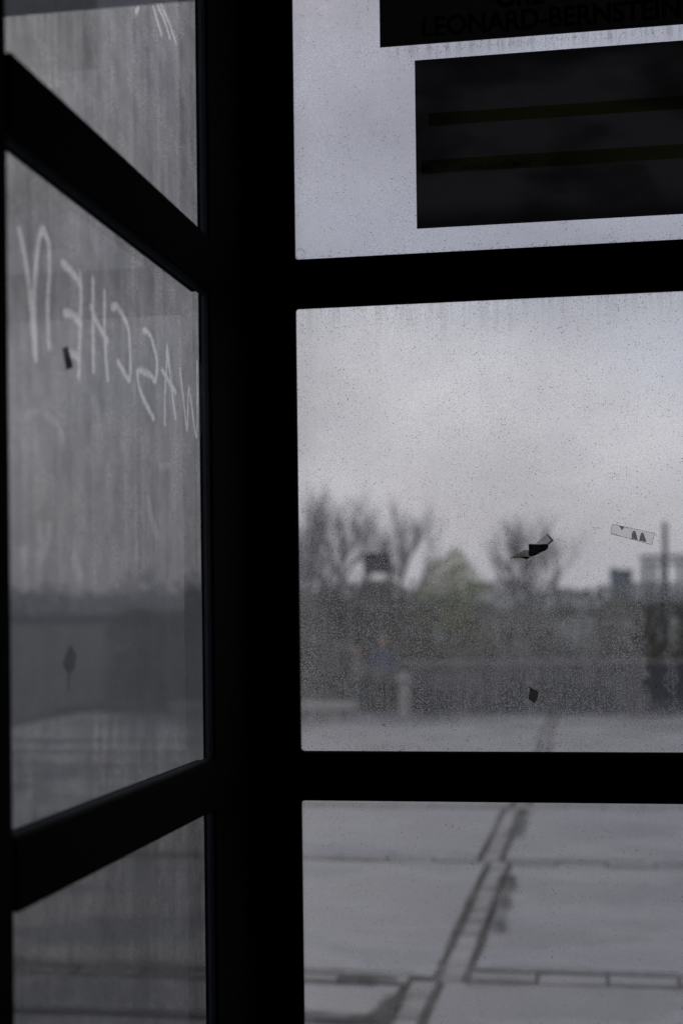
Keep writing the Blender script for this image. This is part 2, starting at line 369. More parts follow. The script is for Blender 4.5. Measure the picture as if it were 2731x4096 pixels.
for bi, by in enumerate(bands_y):
    s = shift.get(by, 0)
    for side in (0, 1):
        yy = by + (s if side == 0 else 0); w = 0.17 if side else 0.15
        if by > 13: w = 0.14
        a, b = strip_x(by + 0.0)
        if by == 6.46: a, b = (-0.838, -0.616)
        elif by == 9.36: a, b = ((-0.786, -0.616) if side == 0 else (-0.786, -0.616))
        elif by == 12.05: a, b = (-0.786, -0.63)
        rng = range(0, 14 if by < 13 else 7)
        L = 0.30 if by < 13 else 0.60
        for k in rng:
            if side: x0 = b + 0.01 + k*L; brick(x0, x0 + L - 0.004, yy, yy + w, brick2 if k % 4 else brickm)
            else: x1 = a - 0.01 - k*L; brick(x1 - L + 0.004, x1, yy, yy + w, rnd.choice([brickm, brick2]))
for side in (0, 1):
    ys = [(by + (shift.get(by, 0) if side == 0 else 0), (0.17 if side else 0.15) if by < 13 else 0.14) for by in bands_y]
    for i in range(len(ys)):
        y0 = ys[i][0] + ys[i][1] + 0.018
        y1 = (ys[i+1][0] - 0.018) if i + 1 < len(ys) else 23.0
        mids = sorted([strip_x(y0 + 0.3), strip_x(y1 - 0.3)])
        if side:
            b = max(m[1] for m in mids) + 0.016
            slab(b, 3.55, y0, y1); slab(3.58, 7.8, y0, y1)
        else:
            a = min(m[0] for m in mids) - 0.016
            if i == 0:                                   # the near left field is cut short by a dirty cross joint
                slab(-4.0, a, y0, 5.73); slab(-4.0, a, 5.79, y1)
            else: slab(-4.0, a, y0, y1)
            slab(-8.2, -4.03, y0, y1)

# moss and washed-in dirt creeping over the joints (thin ragged sheet, 4 mm above the stones)
mossm, t_, o_ = nt('moss and grit over joints')
_P = N(t_, 'TexCoord').outputs['Object']; _at = t_.nodes.new('ShaderNodeAttribute'); _at.attribute_name = 'fade'
_n = noi(t_, _P, 38, 5, .75); _n2 = noi(t_, _P, 3.0, 3, .6)
_k = mth(t_, 'MULTIPLY', ramp(t_, mth(t_, 'MULTIPLY_ADD', _at.outputs['Fac'], .45, mth(t_, 'SUBTRACT', _n, .28)), .38, .62), ramp(t_, _n2, .36, .58, .25, .85))
_tr = N(t_, 'BsdfTransparent'); _df = N(t_, 'BsdfDiffuse'); _df.inputs[0].default_value = (.055, .057, .050, 1)
_mx = N(t_, 'MixShader'); lk(t_, _k, _mx.inputs[0]); lk(t_, _tr.outputs[0], _mx.inputs[1]); lk(t_, _df.outputs[0], _mx.inputs[2]); lk(t_, _mx.outputs[0], o_.inputs[0])
def moss(lines, w):
    b = MB(); fade = []
    for li, (p0, p1) in enumerate(lines):
        p0 = Vector((*p0, .008 + .0006*li)); p1 = Vector((*p1, .008 + .0006*li)); d = (p1-p0); n_ = Vector((-d.y, d.x, 0)).normalized(); k = max(2, int(d.length/.2))
        vs = []
        for i in range(k+1):
            c = p0 + d*i/k; ww = w*(.75 + .9*abs(noise.noise(Vector((c.x*2.1, c.y*2.1, li))))) ; off = .012*noise.noise(Vector((c.x*3, c.y*3, 9+li)))
            for s_i, f in ((-1, 0), (-.25, 1), (.25, 1), (1, 0)): vs.append(c + n_*(ww*s_i + off)); fade.append(f)
        b.add(vs, [(4*i+j, 4*i+j+1, 4*i+5+j, 4*i+4+j) for i in range(k) for j in range(3)])
    me = b.mesh('joint_moss', mossm); a_ = me.attributes.new('fade', 'FLOAT', 'POINT'); a_.data.foreach_set('value', fade)
    o = bpy.data.objects.new('joint_moss', me); col.objects.link(o); o.parent = pav; o['kind'] = 'stuff'
ml = []
for (ya, yb) in ((4.0, 6.35), (6.45, 9.35), (9.5, 11.98), (12.2, 17.8)):
    a, b_ = strip_x((ya+yb)/2); ml += [((a - .012, ya), (a - .012, yb)), ((b_ + .012, ya), (b_ + .012, yb))]
for yy, x0, x1 in ((6.44, -.6, 2.6), (6.645, -.6, 2.6), (6.345, -3.6, -.84), (6.525, -3.6, -.84), (9.345, -.6, 3), (9.545, -.6, 3), (9.49, -4, -.8), (9.66, -4, -.8), (12.04, -4, 3), (12.23, -4, 3), (5.76, -3.6, -.85), (14.97, -5, 4)):
    ml.append(((x0, yy), (x1, yy)))
moss(ml, .034)
moss([((-1.35, 5.80), (-.86, 5.80)), ((-.90, 5.2), (-.865, 6.2)), ((-1.16, 6.42), (-.9, 6.42)), ((-.56, 7.4), (-.585, 9.0)), ((-.64, 10.4), (-.64, 11.9))], .11)

# low planter wall with its coping, and the pale step at its left end
wallm = plain('dark stained concrete wall', (0.030, 0.034, 0.045), (0.055, 0.058, 0.066), 1.3, 0.85, 0.3, 30, stretch=(1, 1, 0.3))
capm = plain('wall coping', (0.10, 0.10, 0.10), (0.14, 0.135, 0.125), 5, 0.8, 0.2, 60)
pw = thing('planter_wall', 'long low dark concrete planter wall behind the paved square', 'wall', (2.5, 23.1, 0))
x = -3.15; k = 0
while x < 8.5:
    MB().box(x, x + 1.93, 23.05, 23.35, -0.3, 0.70).build('wall_block', wallm, pw, bevel=0.01)
    MB().box(x, x + 1.93, 22.99, 23.45, 0.703, 0.78).build('coping', capm, pw, bevel=0.01)
    x += 1.95; k += 1
MB().box(-8.9, 8.9, 23.5, 26.4, -0.3, 0.02).build('planting_bed', dirt)['kind'] = 'structure'
st = thing('stone_bench', 'low pale stone bench block at the left edge of the square', 'bench', (-4.5, 21.8, 0))
palem = plain('weathered limestone', (0.32, 0.305, 0.265), (0.39, 0.375, 0.33), 6, 0.8, 0.2, 40)
MB().box(-6.4, -3.62, 21.6, 22.05, 0.12, 0.23).build('seat', palem, st, bevel=0.012)
for xa in (-6.1, -4.1): MB().box(xa, xa + 0.3, 21.68, 21.98, 0, 0.12).build('foot', palem, st)
bo = thing('bollard', 'pale round stone bollard standing before the dark planter wall', 'bollard', (-2.925, 22.0, 0))
MBc = MB()
prof = [(0.105, 0), (0.105, 0.04), (0.088, 0.06), (0.082, 0.50)]
for (r0, z0), (r1, z1) in zip(prof, prof[1:]): MBc.tube((-2.925, 22, z0), (-2.925, 22, z1 + .0005), r0, r1, 16)
MBc.build('shaft', palem, bo)
capb = MB()
for (r0, z0), (r1, z1) in zip([(0.094, .502), (0.098, .56), (0.07, .63)], [(0.098, .56), (0.07, .63), (0.02, .655)]): capb.tube((-2.925, 22, z0), (-2.925, 22, z1), r0, r1, 16)
capb.build('cap', palem, bo)

# ------------------------------------------------------------------ planting
leafm = {}
def leafmat(name, a, b):
    m, t, out = nt(name); p = N(t, 'BsdfPrincipled'); p.inputs['Roughness'].default_value = 0.6
    r = N(t, 'ValToRGB'); r.color_ramp.elements[0].color = (*a, 1); r.color_ramp.elements[1].color = (*b, 1)
    r.color_ramp.elements[0].position = .3; r.color_ramp.elements[1].position = .7
    lk(t, noi(t, N(t, 'TexCoord').outputs['Object'], 7, 3), r.inputs[0]); lk(t, r.outputs[0], p.inputs['Base Color'])
    lk(t, p.outputs[0], out.inputs[0]); return m
evergreen = leafmat('dull evergreen leaf', (0.038, 0.038, 0.016), (0.078, 0.074, 0.030))
purple = leafmat('purplish winter leaf', (0.040, 0.026, 0.026), (0.065, 0.05, 0.045))
spring = leafmat('fresh spring leaf', (0.13, 0.17, 0.008), (0.24, 0.28, 0.015))
bark = plain('grey bark', (0.045, 0.045, 0.045), (0.08, 0.078, 0.072), 4, 0.9, 0.4, 30)
barkfar = plain('bluish grey bark', (0.055, 0.06, 0.068), (0.085, 0.09, 0.10), 2, 0.9)

def leaf_cloud(rr, n, w, d, h, z0, size, hole=0.5):
    b = MB(); seed = rr.random()*50
    i = 0
    while i < n:
        u, v, t = rr.uniform(-1, 1), rr.uniform(-1, 1), rr.random()
        rad = (1 - (2*t-0.85)**2*0.55) if t > 0.42 else 1.0
        if u*u + v*v > rad: continue
        x, y, z = u*w/2, v*d/2, z0 + t*h
        if noise.noise(Vector((x*2.2 + seed, y*2.2, z*2.2))) < -0.25*hole - (1-t)*0.3: 
            if rr.random() < 0.8: continue
        a = Vector((rr.uniform(-1,1), rr.uniform(-1,1), rr.uniform(-1,1))).normalized(); c = a.orthogonal().normalized()
        s = size*rr.uniform(0.6, 1.3); p = Vector((x, y, z)); e = a.cross(c)
        b.add([p - a*s, p + c*s*0.45, p + a*s, p - c*s*0.45 + e*s*0.15], [(0,1,2,3)]); i += 1
    return b
def shrub_stems(rr, w, z0, h):
    b = MB()
    for k in range(7):
        a = rr.uniform(0, 6.28); r = rr.uniform(.2, .8)*w/2
        p1 = (math.cos(a)*r*.5, math.sin(a)*r*.5, z0 + h*.5); p2 = (math.cos(a)*r, math.sin(a)*r, z0 + h*.92)
        b.tube((0, 0, 0), p1, .02, .013); b.tube(p1, p2, .013, .005)
    return b
rr = random.Random(11)
hv = []
for i, (mat, h) in enumerate([(evergreen, 1.0), (evergreen, 1.0), (purple, 1.0)]):
    hv.append((leaf_cloud(rr, 2600, 1.5, 1.1, 1.56, 0.06, 0.045, 0.2).mesh('foliage', mat), shrub_stems(rr, 1.3, 0, 1.5).mesh('stems', bark)))
def shrub(x, y, h, v, label, group, wide=1.0):
    t = thing('shrub', label, 'shrub', (x, y, 0.01), group)
    for nm, me in zip(('foliage', 'stems'), hv[v]):
        o = bpy.data.objects.new(nm, me); col.objects.link(o); o.parent = t
        o.scale = (wide, 1, h/1.56); o.rotation_euler.z = rr.uniform(0, 6.28) if wide == 1 else 0
    return t
x = -2.9
while x < 7:
    shrub(x, 24.15, rr.uniform(1.50, 1.68), rr.choice([0, 0, 1]), 'dull evergreen hedge shrub growing behind the low planter wall', 'hedge shrubs behind the planter wall')
    x += rr.uniform(.75, .95)
x = -7.6
while x < -2.9:
    top = 2.12 + 0.18*math.sin(x*2.3) + rr.uniform(-.1, .1)
    shrub(x, 24.0 + rr.uniform(-.3, .3), top, rr.choice([0, 2, 2]), 'tall dark winter shrub left of the planter wall, behind the stone bench', 'tall shrubs left of the planter wall')
    x += rr.uniform(.6, .8)
# budding spring bush showing above the hedge, and the lower one to its right
def spring_bush(x, y, w, h, n, label, z0=1.0):
    t = thing('spring_bush', label, 'bush', (x, y, -0.35))
    b = leaf_cloud(random.Random(int(x*10)), n, w, w*.8, h*.72, h*.28, 0.085, 3.2)
    b.v = [(vx*(1.12 - .30*abs(vz/h - .55)) + x + .25*math.sin(vz*2.3), vy + y, vz*(1 - .16*(vx/w)**2*4 + .05*math.sin(vx*6)) - 0.35) for vx, vy, vz in b.v]; b.build('foliage', spring, t)
    s = MB(); q = random.Random(3)
    for k in range(9):
        a = q.uniform(0, 6.28); r = q.uniform(.2, .9)*w/2
        s.tube((x, y, -.35), (x + math.cos(a)*r*.4, y + math.sin(a)*r*.4, h*.45), .05, .03); s.tube((x + math.cos(a)*r*.4, y + math.sin(a)*r*.4, h*.45), (x + math.cos(a)*r, y + math.sin(a)*r, h*.85), .03, .01)
    s.build('stems', bark, t)
spring_bush(-5.6, 55, 2.5, 4.0, 2100, 'rounded bush in fresh green leaf rising above the hedge right of the dark board')
spring_bush(-4.75, 52, 1.5, 2.0, 700, 'small low bush in fresh green leaf at the hedge top beside the taller green bush')

# bare trees
def bare_tree(x, y, h, seed, label, spread=0.5, limbs=9, mat=barkfar, trunk_r=0.16, first=0.25, lean=0, group=None, thick=1.0):
    q = random.Random(seed); t = thing('bare_tree', label, 'tree', (x, y, -0.35), group)
    tr = MB(); cr_ = MB()
    p = Vector((x, y, -0.35)); pts = [p.copy()]; H = h*0.62
    for i in range(6):
        p = p + Vector((lean*H/6 + q.uniform(-.07, .07), q.uniform(-.07, .07), H/6)); pts.append(p.copy())
    for i in range(6): tr.tube(pts[i], pts[i+1], trunk_r*(1 - i*.13), trunk_r*(1 - (i+1)*.13), 8)
    tr.build('trunk', mat, t)
    def grow(p, d, ln, r, lev):
        steps = 3
        for s in range(steps):
            d2 = (d + Vector((q.uniform(-.18,.18), q.uniform(-.18,.18), q.uniform(-.02,.22)))).normalized()
            e = p + d2*ln/steps
            cr_.tube(p, e, r, r*.8, 4 if lev < 2 else 3); r *= .8; p = e; d = d2
            if lev < 4:
                for k in range(2 if lev else 2):
                    a = q.uniform(0, 6.28); o = Vector((math.cos(a), math.sin(a), q.uniform(.1,.7)))
                    grow(p, (d*1.0 + o*.75).normalized(), ln*q.uniform(.42,.62), r*.62, lev + 1)
    for k in range(limbs):
        f = first + (1-first)*k/max(1, limbs-1); i = min(5, int(f*6)); b0 = pts[i] + (pts[i+1]-pts[i])*(f*6-i if f*6-i <= 1 else 1)
        a = k*2.4 + q.uniform(-.4, .4); d = Vector((math.cos(a)*spread*1.5, math.sin(a)*spread*1.5, 1.0 + f*.4)).normalized()
        grow(b0, d, h*.48*(1.15 - f*.55), trunk_r*.42*(1.2-f*.5)*thick, 2 if limbs > 12 else 1)
    cr_.build('crown', mat, t)
    return t
bare_tree(-4.9, 100, 7.8, 21, 'bare fan-crowned tree standing alone in the middle of the view', 0.70, 10, trunk_r=0.22, first=.18, thick=1.35)
bare_tree(-19.8, 100, 9.6, 5, 'bare tree with thick upswept limbs at the far left, next to the window post', 0.45, 7, trunk_r=0.24, thick=1.5)
bare_tree(-17.1, 97, 9.0, 8, 'bare tree with forked trunk between the leftmost tree and the dark board', 0.55, 7, trunk_r=0.24, thick=1.5, lean=.06)
bare_tree(-14.3, 104, 8.9, 9, 'bare tree leaning right, its limbs spread above the dark board', 0.6, 7, trunk_r=0.22, thick=1.4, lean=.12)

# distant wood along the horizon
dw = MB(); q = random.Random(2)
for i in range(14000):
    x = q.uniform(-150, 40); y = q.uniform(235, 275)
    hh = 5.0 + 2.6*noise.noise(Vector((x*.09, 3, 0))) + 1.4*noise.noise(Vector((x*.4, 7, 0)))
    z = q.uniform(-.4, max(1.5, hh)); s = q.uniform(.25, .7)
    a = Vector((q.uniform(-1,1), q.uniform(-1,1), q.uniform(-1,1))).normalized(); c = a.orthogonal().normalized(); p = Vector((x, y, z))
    dw.add([p-a*s, p+c*s*.6, p+a*s, p-c*s*.6], [(0,1,2,3)])
tag(dw.build('distant_wood', leafmat('distant winter wood', (0.07,0.08,0.075), (0.11,0.12,0.12))), 'hazy grey-green wood along the horizon', 'wood', kind='stuff')

# ------------------------------------------------------------------ dark board on two red posts
bd = thing('notice_board', 'dark board raised on two dark red posts above the hedge', 'sign', (-5.98, 40, -0.35))
MB().box(-6.37, -5.60, 39.97, 40.03, 2.56, 3.12).build('panel', plain('board back', (0.008,0.008,0.010), (0.014,0.014,0.016), 5, .6), bd, bevel=.01)
redm = plain('dark red paint', (0.10, 0.022, 0.028), (0.13, 0.03, 0.035), 5, .5)
for xx in (-6.30, -5.66): MB().box(xx-.045, xx+.045, 40.035, 40.125, -.36, 3.05).build('post', redm, bd, bevel=.006)
MB().box(-6.24, -5.72, 40.05, 40.09, 1.7, 2.3).build('lower_panel', plain('faded green panel', (0.035,0.06,0.055), (0.05,0.075,0.07), 5, .6), bd)

# lamp mast
poleM = plain('blue green painted steel', (0.020, 0.040, 0.048), (0.03, 0.052, 0.06), 5, .5)
pl = thing('mast', 'tall blue-green mast rising in front of the pale far building', 'mast', (2.37, 60, -0.35))
MB().tube((2.37, 60, -.36), (2.37, 60, 4.72), .12, .095, 14).build('pole', poleM, pl, smooth=False)
MB().tube((2.37, 60, 4.72), (2.37, 60, 4.86), .13, .06, 14).build('cap', poleM, pl)
MB().tube((2.37, 60, -.35), (2.37, 60, 0.0), .2, .19, 14).build('base', poleM, pl)

# far buildings
bluew = plain('blue grey tower facade', (0.07, 0.105, 0.16), (0.09, 0.125, 0.18), .3, .6)
glassf = plain('dark window', (0.06, 0.085, 0.12), (0.09, 0.11, 0.14), 1, .25)
tb = thing('tower_block', 'small blue-grey tower block on the horizon left of the pale frame building', 'building', (6.7, 600, -0.5))
MB().box(2.3, 11.0, 600, 612, -.6, 15.2).build('wall', bluew, tb)
MB().box(2.0, 11.3, 599.6, 612.4, 15.2, 15.9).build('roof', bluew, tb)
MB().box(2.6, 5.0, 602, 606, 15.9, 16.9).build('roof_house', plain('yellowish plaster', (0.5,0.47,0.3), (0.55,0.5,0.34), .3), tb)
for r_ in range(4):
    for c_ in range(4):
        xa = 3.0 + c_*2.0; za = 1.6 + r_*3.4
        w_ = MB().box(xa, xa+1.3, 599.95, 599.99, za, za+1.7).build('window', glassf, tb)
palef = plain('pale blue grey facade', (0.30, 0.34, 0.37), (0.36, 0.40, 0.43), .2, .7)
darkf = plain('slate frame', (0.13, 0.165, 0.18), (0.16, 0.19, 0.205), .3, .6)
bb = thing('frame_building', 'open frame structure, dark roof beam on tall pillars, at the horizon\'s right edge', 'structure', (14, 300, -0.5))
MB().box(8.2, 26, 302, 316, -.6, 3.2).build('low_wall', palef, bb)
MB().box(7.0, 27, 299, 302, 10.75, 11.45).build('roof_beam', darkf, bb)
for k, xa in enumerate((7.3, 8.95, 10.9, 14.1, 15.6, 17.4, 19.5, 22, 24.5)):
    MB().box(xa, xa+.55, 299.4, 300.2, -.6, 10.75).build('pillar', darkf, bb)
    MB().box(xa+.7, xa+1.4, 309.4, 310.0, -.6, 9.6).build('rear_pillar', palef, bb)
MB().box(7.6, 26, 309, 311, 9.6, 10.3).build('rear_beam', palef, bb)

# canopy roof outside on the left
can = thing('canopy', 'dark blue-grey canopy roof outside, above the side window', 'canopy', (-2.6, 4.0, 3.3))
cm = plain('blue grey canopy metal', (0.07, 0.095, 0.12), (0.085, 0.11, 0.14), 3, .5)
MB().box(-4.6, -0.90, 3.95, 4.0, 3.282, 3.50).build('fascia', cm, can, bevel=.008)
MB().box(-4.6, -0.90, 2.78, 3.948, 3.284, 3.40).build('roof_slab', cm, can)
MB().tube((-4.4, 3.7, 0.0), (-4.4, 3.7, 3.282), .05, .05, 12).build('post', cm, can)

# ------------------------------------------------------------------ people
skinm = plain('skin', (0.26, 0.16, 0.115), rough=.55)
def skin_mesh(name, verts, edges, radii, mat, parent, root=0, sub=2, hide=None):
    me = bpy.data.meshes.new(name); off = wloc(parent)
    me.from_pydata([tuple(Vector(v)) for v in verts], edges, []); me.materials.append(mat)
    o = bpy.data.objects.new(name, me); col.objects.link(o); o.parent = parent
    sk = o.modifiers.new('skin', 'SKIN')
    for i, r_ in enumerate(radii): me.skin_vertices[0].data[i].radius = (r_, r_) if not isinstance(r_, tuple) else r_
    for i in range(len(verts)): me.skin_vertices[0].data[i].use_root = (i == root)
    o.modifiers.new('sub', 'SUBSURF').levels = sub; o.modifiers['sub'].render_levels = sub
    return o
def cloth(name, c): return plain(name, c, tuple(x*1.3 for x in c), 12, .85, .3, 60)
def child(x, y, H, rot, jacket, trousers, hairc, label, lean=0.0, hood=False):
    t = thing('person', label, 'person', (x, y, 0)); t.rotation_euler.z = rot
    def S(p): return (p[0]*H, p[1]*H, p[2]*H)
    J = dict(pel=(0,0,.48), belly=(0,-.01,.56), chest=(0,0,.68), neck=(0,0,.785), chin=(0,-.012,.83), head=(0,-.018,.895), crown=(0,-.004,.955),
             sl=(.105,0,.735), el=(.150,.015,.60), wl=(.150,-.05,.475), hl=(.148,-.065,.43),
             sr=(-.105,0,.735), er=(-.155,.01,.60), wr=(-.120,-.085,.51), hr=(-.10,-.115,.48),
             hpl=(.055,0,.46), kl=(.062,-.015,.26), al=(.066,.01,.05), tl=(.072,-.085,.022),
             hpr=(-.055,0,.46), kr=(-.075,-.03,.26), ar=(-.085,.02,.05), tr=(-.092,-.07,.022))
    R_ = dict(pel=.068, belly=.066, chest=.078, neck=.032, chin=.048, head=.070, crown=.050, sl=.040, el=.028, wl=.019, hl=.020, sr=.040, er=.028, wr=.019, hr=.020,
              hpl=.054, kl=.036, al=.024, tl=.020, hpr=.054, kr=.036, ar=.024, tr=.020)
    E_ = [('pel','belly'),('belly','chest'),('chest','neck'),('neck','chin'),('chin','head'),('head','crown'),('chest','sl'),('sl','el'),('el','wl'),('wl','hl'),
          ('chest','sr'),('sr','er'),('er','wr'),('wr','hr'),('pel','hpl'),('hpl','kl'),('kl','al'),('al','tl'),('pel','hpr'),('hpr','kr'),('kr','ar'),('ar','tr')]
    def part(name, keys, grow, mat, edges=None):
        idx = {k: i for i, k in enumerate(keys)}
        es = [(idx[a], idx[b]) for a, b in E_ if a in idx and b in idx]
        return skin_mesh(name, [S((J[k][0], J[k][1] + lean*(J[k][2]-.4 if J[k][2] > .4 else 0), J[k][2])) for k in keys], es, [(R_[k] + grow)*H for k in keys], mat, t, 0)
    part('body', list(J), 0, skinm)
    jk = part('jacket', ['pel','belly','chest','neck','sl','el','wl','sr','er','wr'], .014, jacket)
    part('trousers', ['pel','hpl','kl','al','hpr','kr','ar'], .010, trousers)
    part('hair', ['crown', 'head'], .008, hairc).location.y = .022*H
    return t
child(-3.30, 22.45, 1.24, 0.25, cloth('blue jacket', (0.020,0.036,0.085)), cloth('dark trousers', (0.014,0.015,0.018)), plain('brown hair', (0.05,0.03,0.02)), 'small standing person in a blue jacket and dark trousers before the planting')
child(-3.73, 22.75, 1.06, -0.9, cloth('cream jacket', (0.19,0.175,0.145)), cloth('grey blue trousers', (0.06,0.07,0.09)), plain('fair hair', (0.22,0.15,0.12)), 'small standing person in a cream jacket behind the end of the stone bench')

# ================================================================== THE SHELTER
# right-hand glazed wall
rw = thing('glazed_wall', 'black steel glazed wall facing the square, with sign boards on its upper pane', 'glazed wall', (0, 2.6, 0))
XR = 1.12
for z0, z1 in ((2.136, 2.2195), (1.265, 1.3485), (0.06, 0.16), (2.94, 3.03)):
    MB().box(-0.5330, XR, 2.60, 2.624, z0, z1).build('rail', steel, rw, bevel=.0015)
MB().box(XR + .001, XR + .14, 2.60, 2.626, 0.02, 3.05).build('post', steel, rw, bevel=.002)
def pane_y(z0, z1, mat, name='glass_pane'):
    x0, x1, y0, y1 = -0.545, XR + .02, 2.612, 2.620
    b = MB(); b.box(x0, x1, y0, y1, z0 - .012, z1 + .012)
    b.m = [2, 2, 1, 2, 0, 2]                                    # inner face clean, outer face dirty, rims bare
    return b.build(name, [mat, innerglass, edgeglass], rw)
def gasket_or_glow_strip(x0, x1, z0, z1, r=.007, w=.0018):
    inn = []; n = 5
    for cx, cz, a0 in ((x1-w-r, z1-w-r, 0), (x0+w+r, z1-w-r, 90), (x0+w+r, z0+w+r, 180), (x1-w-r, z0+w+r, 270)):
        for k in range(n+1):
            a = R(a0 + 90*k/n); inn.append((cx + r*math.cos(a), cz + r*math.sin(a)))
    out = []
    for u, v in inn:
        cx = x1 if u > (x0+x1)/2 else x0; cz = z1 if v > (z0+z1)/2 else z0; out.append((cx, cz))
    b = MB(); m_ = len(inn)
    vs = [(u, 2.6055, v) for u, v in inn] + [(u, 2.6055, v) for u, v in out] + [(u, 2.6115, v) for u, v in inn] + [(u, 2.6115, v) for u, v in out]
    fs = []
    for i in range(m_):
        j = (i+1) % m_; fs += [(i, j, m_+j, m_+i), (i, j, 2*m_+j, 2*m_+i), (m_+i, m_+j, 3*m_+j, 3*m_+i)]
    b.add(vs, fs); b.build('gasket_or_glow_strip', rubber, rw)
p_top = pane_y(2.2195, 2.94, g_top); p_mid = pane_y(1.3485, 2.136, g_mid); p_low = pane_y(0.16, 1.265, g_low)
for z0, z1 in ((2.2195, 2.94), (1.3485, 2.136), (0.16, 1.265)): gasket_or_glow_strip(-0.5335, XR, z0, z1)

# corner post joining both walls
cp = tag(MB().prism([(-.61, 2.322), (-.64, 2.357), (-.6425, 2.360), (-.6425, 2.626), (-.534, 2.626), (-.534, 2.60), (-.61, 2.60)], 0.0, 3.05, lambda u, v, w: (u, v, w)).build('corner_post', steel, loc=(-.62, 2.5, 0)),
         'thick black steel corner post between the side window and the front window', 'post')

# side wall
reveal_glow = plain('blue grey painted reveal glow', (0.05, 0.06, 0.074), (0.07, 0.083, 0.10), 30, .8, spec=.1)  # paler near-glass tone paints light on the reveal; next strip paints its fade
reveal_fade = plain('grey painted glow fade', (0.022, 0.026, 0.033), (0.032, 0.037, 0.044), 30, .8, spec=.1)
import numpy as np
def spline(ln):
    P = [Vector((a, c)) for a, c in ln]; Q = []
    for i in range(len(P)-1):
        p0 = P[max(0, i-1)]; p1 = P[i]; p2 = P[i+1]; p3 = P[min(len(P)-1, i+2)]
        for k in range(5):
            t = k/5; Q.append(0.5*((2*p1) + (p2-p0)*t + (2*p0-5*p1+4*p2-p3)*t*t + (3*p1-p0-3*p2+p3)*t*t*t))
    Q.append(P[-1]); return Q
WID = {'N': .0105, 'E': .011, 'W': .0075, 'A': .0085}
def wiped_segments(which):
    out = []
    def add(lines, w, amt):
        for ln in lines:
            Q = spline(ln)
            for i in range(len(Q)-1): out.append(((Q[i].x, Q[i].y), (Q[i+1].x, Q[i+1].y), w/2*(.85 + .3*((i*7) % 5)/5), amt))
    if which == 1:
        for k, v in GRAFF.items(): add(v, .010 if k in ('arc', 'tick') else WID.get(k, .0100), .25 if k in ('arc', 'tick') else 1.0)
        add(SMEAR[:7], .020, .28); add(SMEAR[7:], .020, .25)
    else: add(SCRATCH_TOP, .009, .95)
    return out
lw = thing('glazed_wall', 'black steel side wall with dirty finger-written glass, seen at a slant', 'glazed wall', (-0.64, 0, 0))
MB().prism([(-.61, 1.40), (-.61, 1.486), (-.64, 1.50), (-.662, 1.50), (-.662, 1.40)], 0.0, 3.05, lambda u, v, w: (u, v, w)).build('post', steel, lw)
for z0, z1 in ((2.111, 2.194), (1.2855, 1.3627), (0.06, 0.16), (2.94, 3.03)):
    MB().box(-.6435, -.61, 1.5005, 2.3215, z0, z1).build('rail', steel, lw)
for z0, z1 in ((2.194, 2.94), (1.3627, 2.111), (0.16, 1.2855)):
    b = MB(); b.box(-.641, -.635, 1.495, 2.362, z0 - .01, z1 + .01); b.m = [2, 2, 2, 1, 2, 0]
    dusty = z0 > 1.0
    if dusty: b.f = b.f[:5]; b.m = b.m[:5]
    segs = wiped_segments(1 if z0 < 2 else 2)
    if dusty:
        ny, nzz = 290, max(2, int((z1 - z0 + .02)/.003)); y0_, y1_, za, zb = 1.495, 2.362, z0 - .01, z1 + .01
        YY, ZZ = np.meshgrid(np.linspace(y0_, y1_, ny+1), np.linspace(za, zb, nzz+1))
        W_ = np.zeros_like(YY); rg_ = np.random.RandomState(3); RG = (rg_.rand(*YY.shape) - .55)*.0026
        for (ay, az), (by, bz), rad_, amt in segs:
            dy, dz_ = by-ay, bz-az; t_ = np.clip(((YY-ay)*dy + (ZZ-az)*dz_)/(dy*dy + dz_*dz_ + 1e-12), 0, 1)
            dd = np.hypot(YY-ay-t_*dy, ZZ-az-t_*dz_); W_ = np.maximum(W_, amt*np.clip((rad_ + RG + .0016 - dd)/.0032, 0, 1))
        W_ *= np.clip(.78 + .5*(rg_.rand(*YY.shape) - .35), .3, 1)
        base_ = len(b.v); b.v += [(-.641, float(a), float(c)) for a, c in zip(YY.ravel(), ZZ.ravel())]
        st_ = ny + 1
        b.f += [(base_+j*st_+i, base_+(j+1)*st_+i, base_+(j+1)*st_+i+1, base_+j*st_+i+1) for j in range(nzz) for i in range(ny)]
        b.m += [0]*(ny*nzz)
    g = b.build('glass_pane', [g_left if dusty else g_leftlow, sideglass, edgeglass], lw)
    if dusty:
        at_ = g.data.attributes.new('wiped', 'FLOAT', 'POINT'); vals = [0.0]*base_ + [float(v) for v in W_.ravel()]
        at_.data.foreach_set('value', vals)
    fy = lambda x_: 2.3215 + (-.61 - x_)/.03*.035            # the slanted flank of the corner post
    for xa, xb, mm in ((-.6345, -.6265, reveal_glow), (-.6262, -.6185, reveal_fade)):
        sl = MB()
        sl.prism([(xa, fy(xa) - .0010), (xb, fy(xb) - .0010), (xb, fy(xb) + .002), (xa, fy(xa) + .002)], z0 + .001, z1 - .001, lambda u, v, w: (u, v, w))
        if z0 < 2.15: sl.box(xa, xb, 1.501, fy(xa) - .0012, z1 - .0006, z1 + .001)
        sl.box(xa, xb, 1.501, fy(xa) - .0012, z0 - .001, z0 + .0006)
        sl.build('gasket_or_glow_strip', mm, lw)  # strips grade the painted reveal light, not a real seal
    if z0 > 2.15: sp_top = g
    elif z0 > 1.0: sp_mid = g

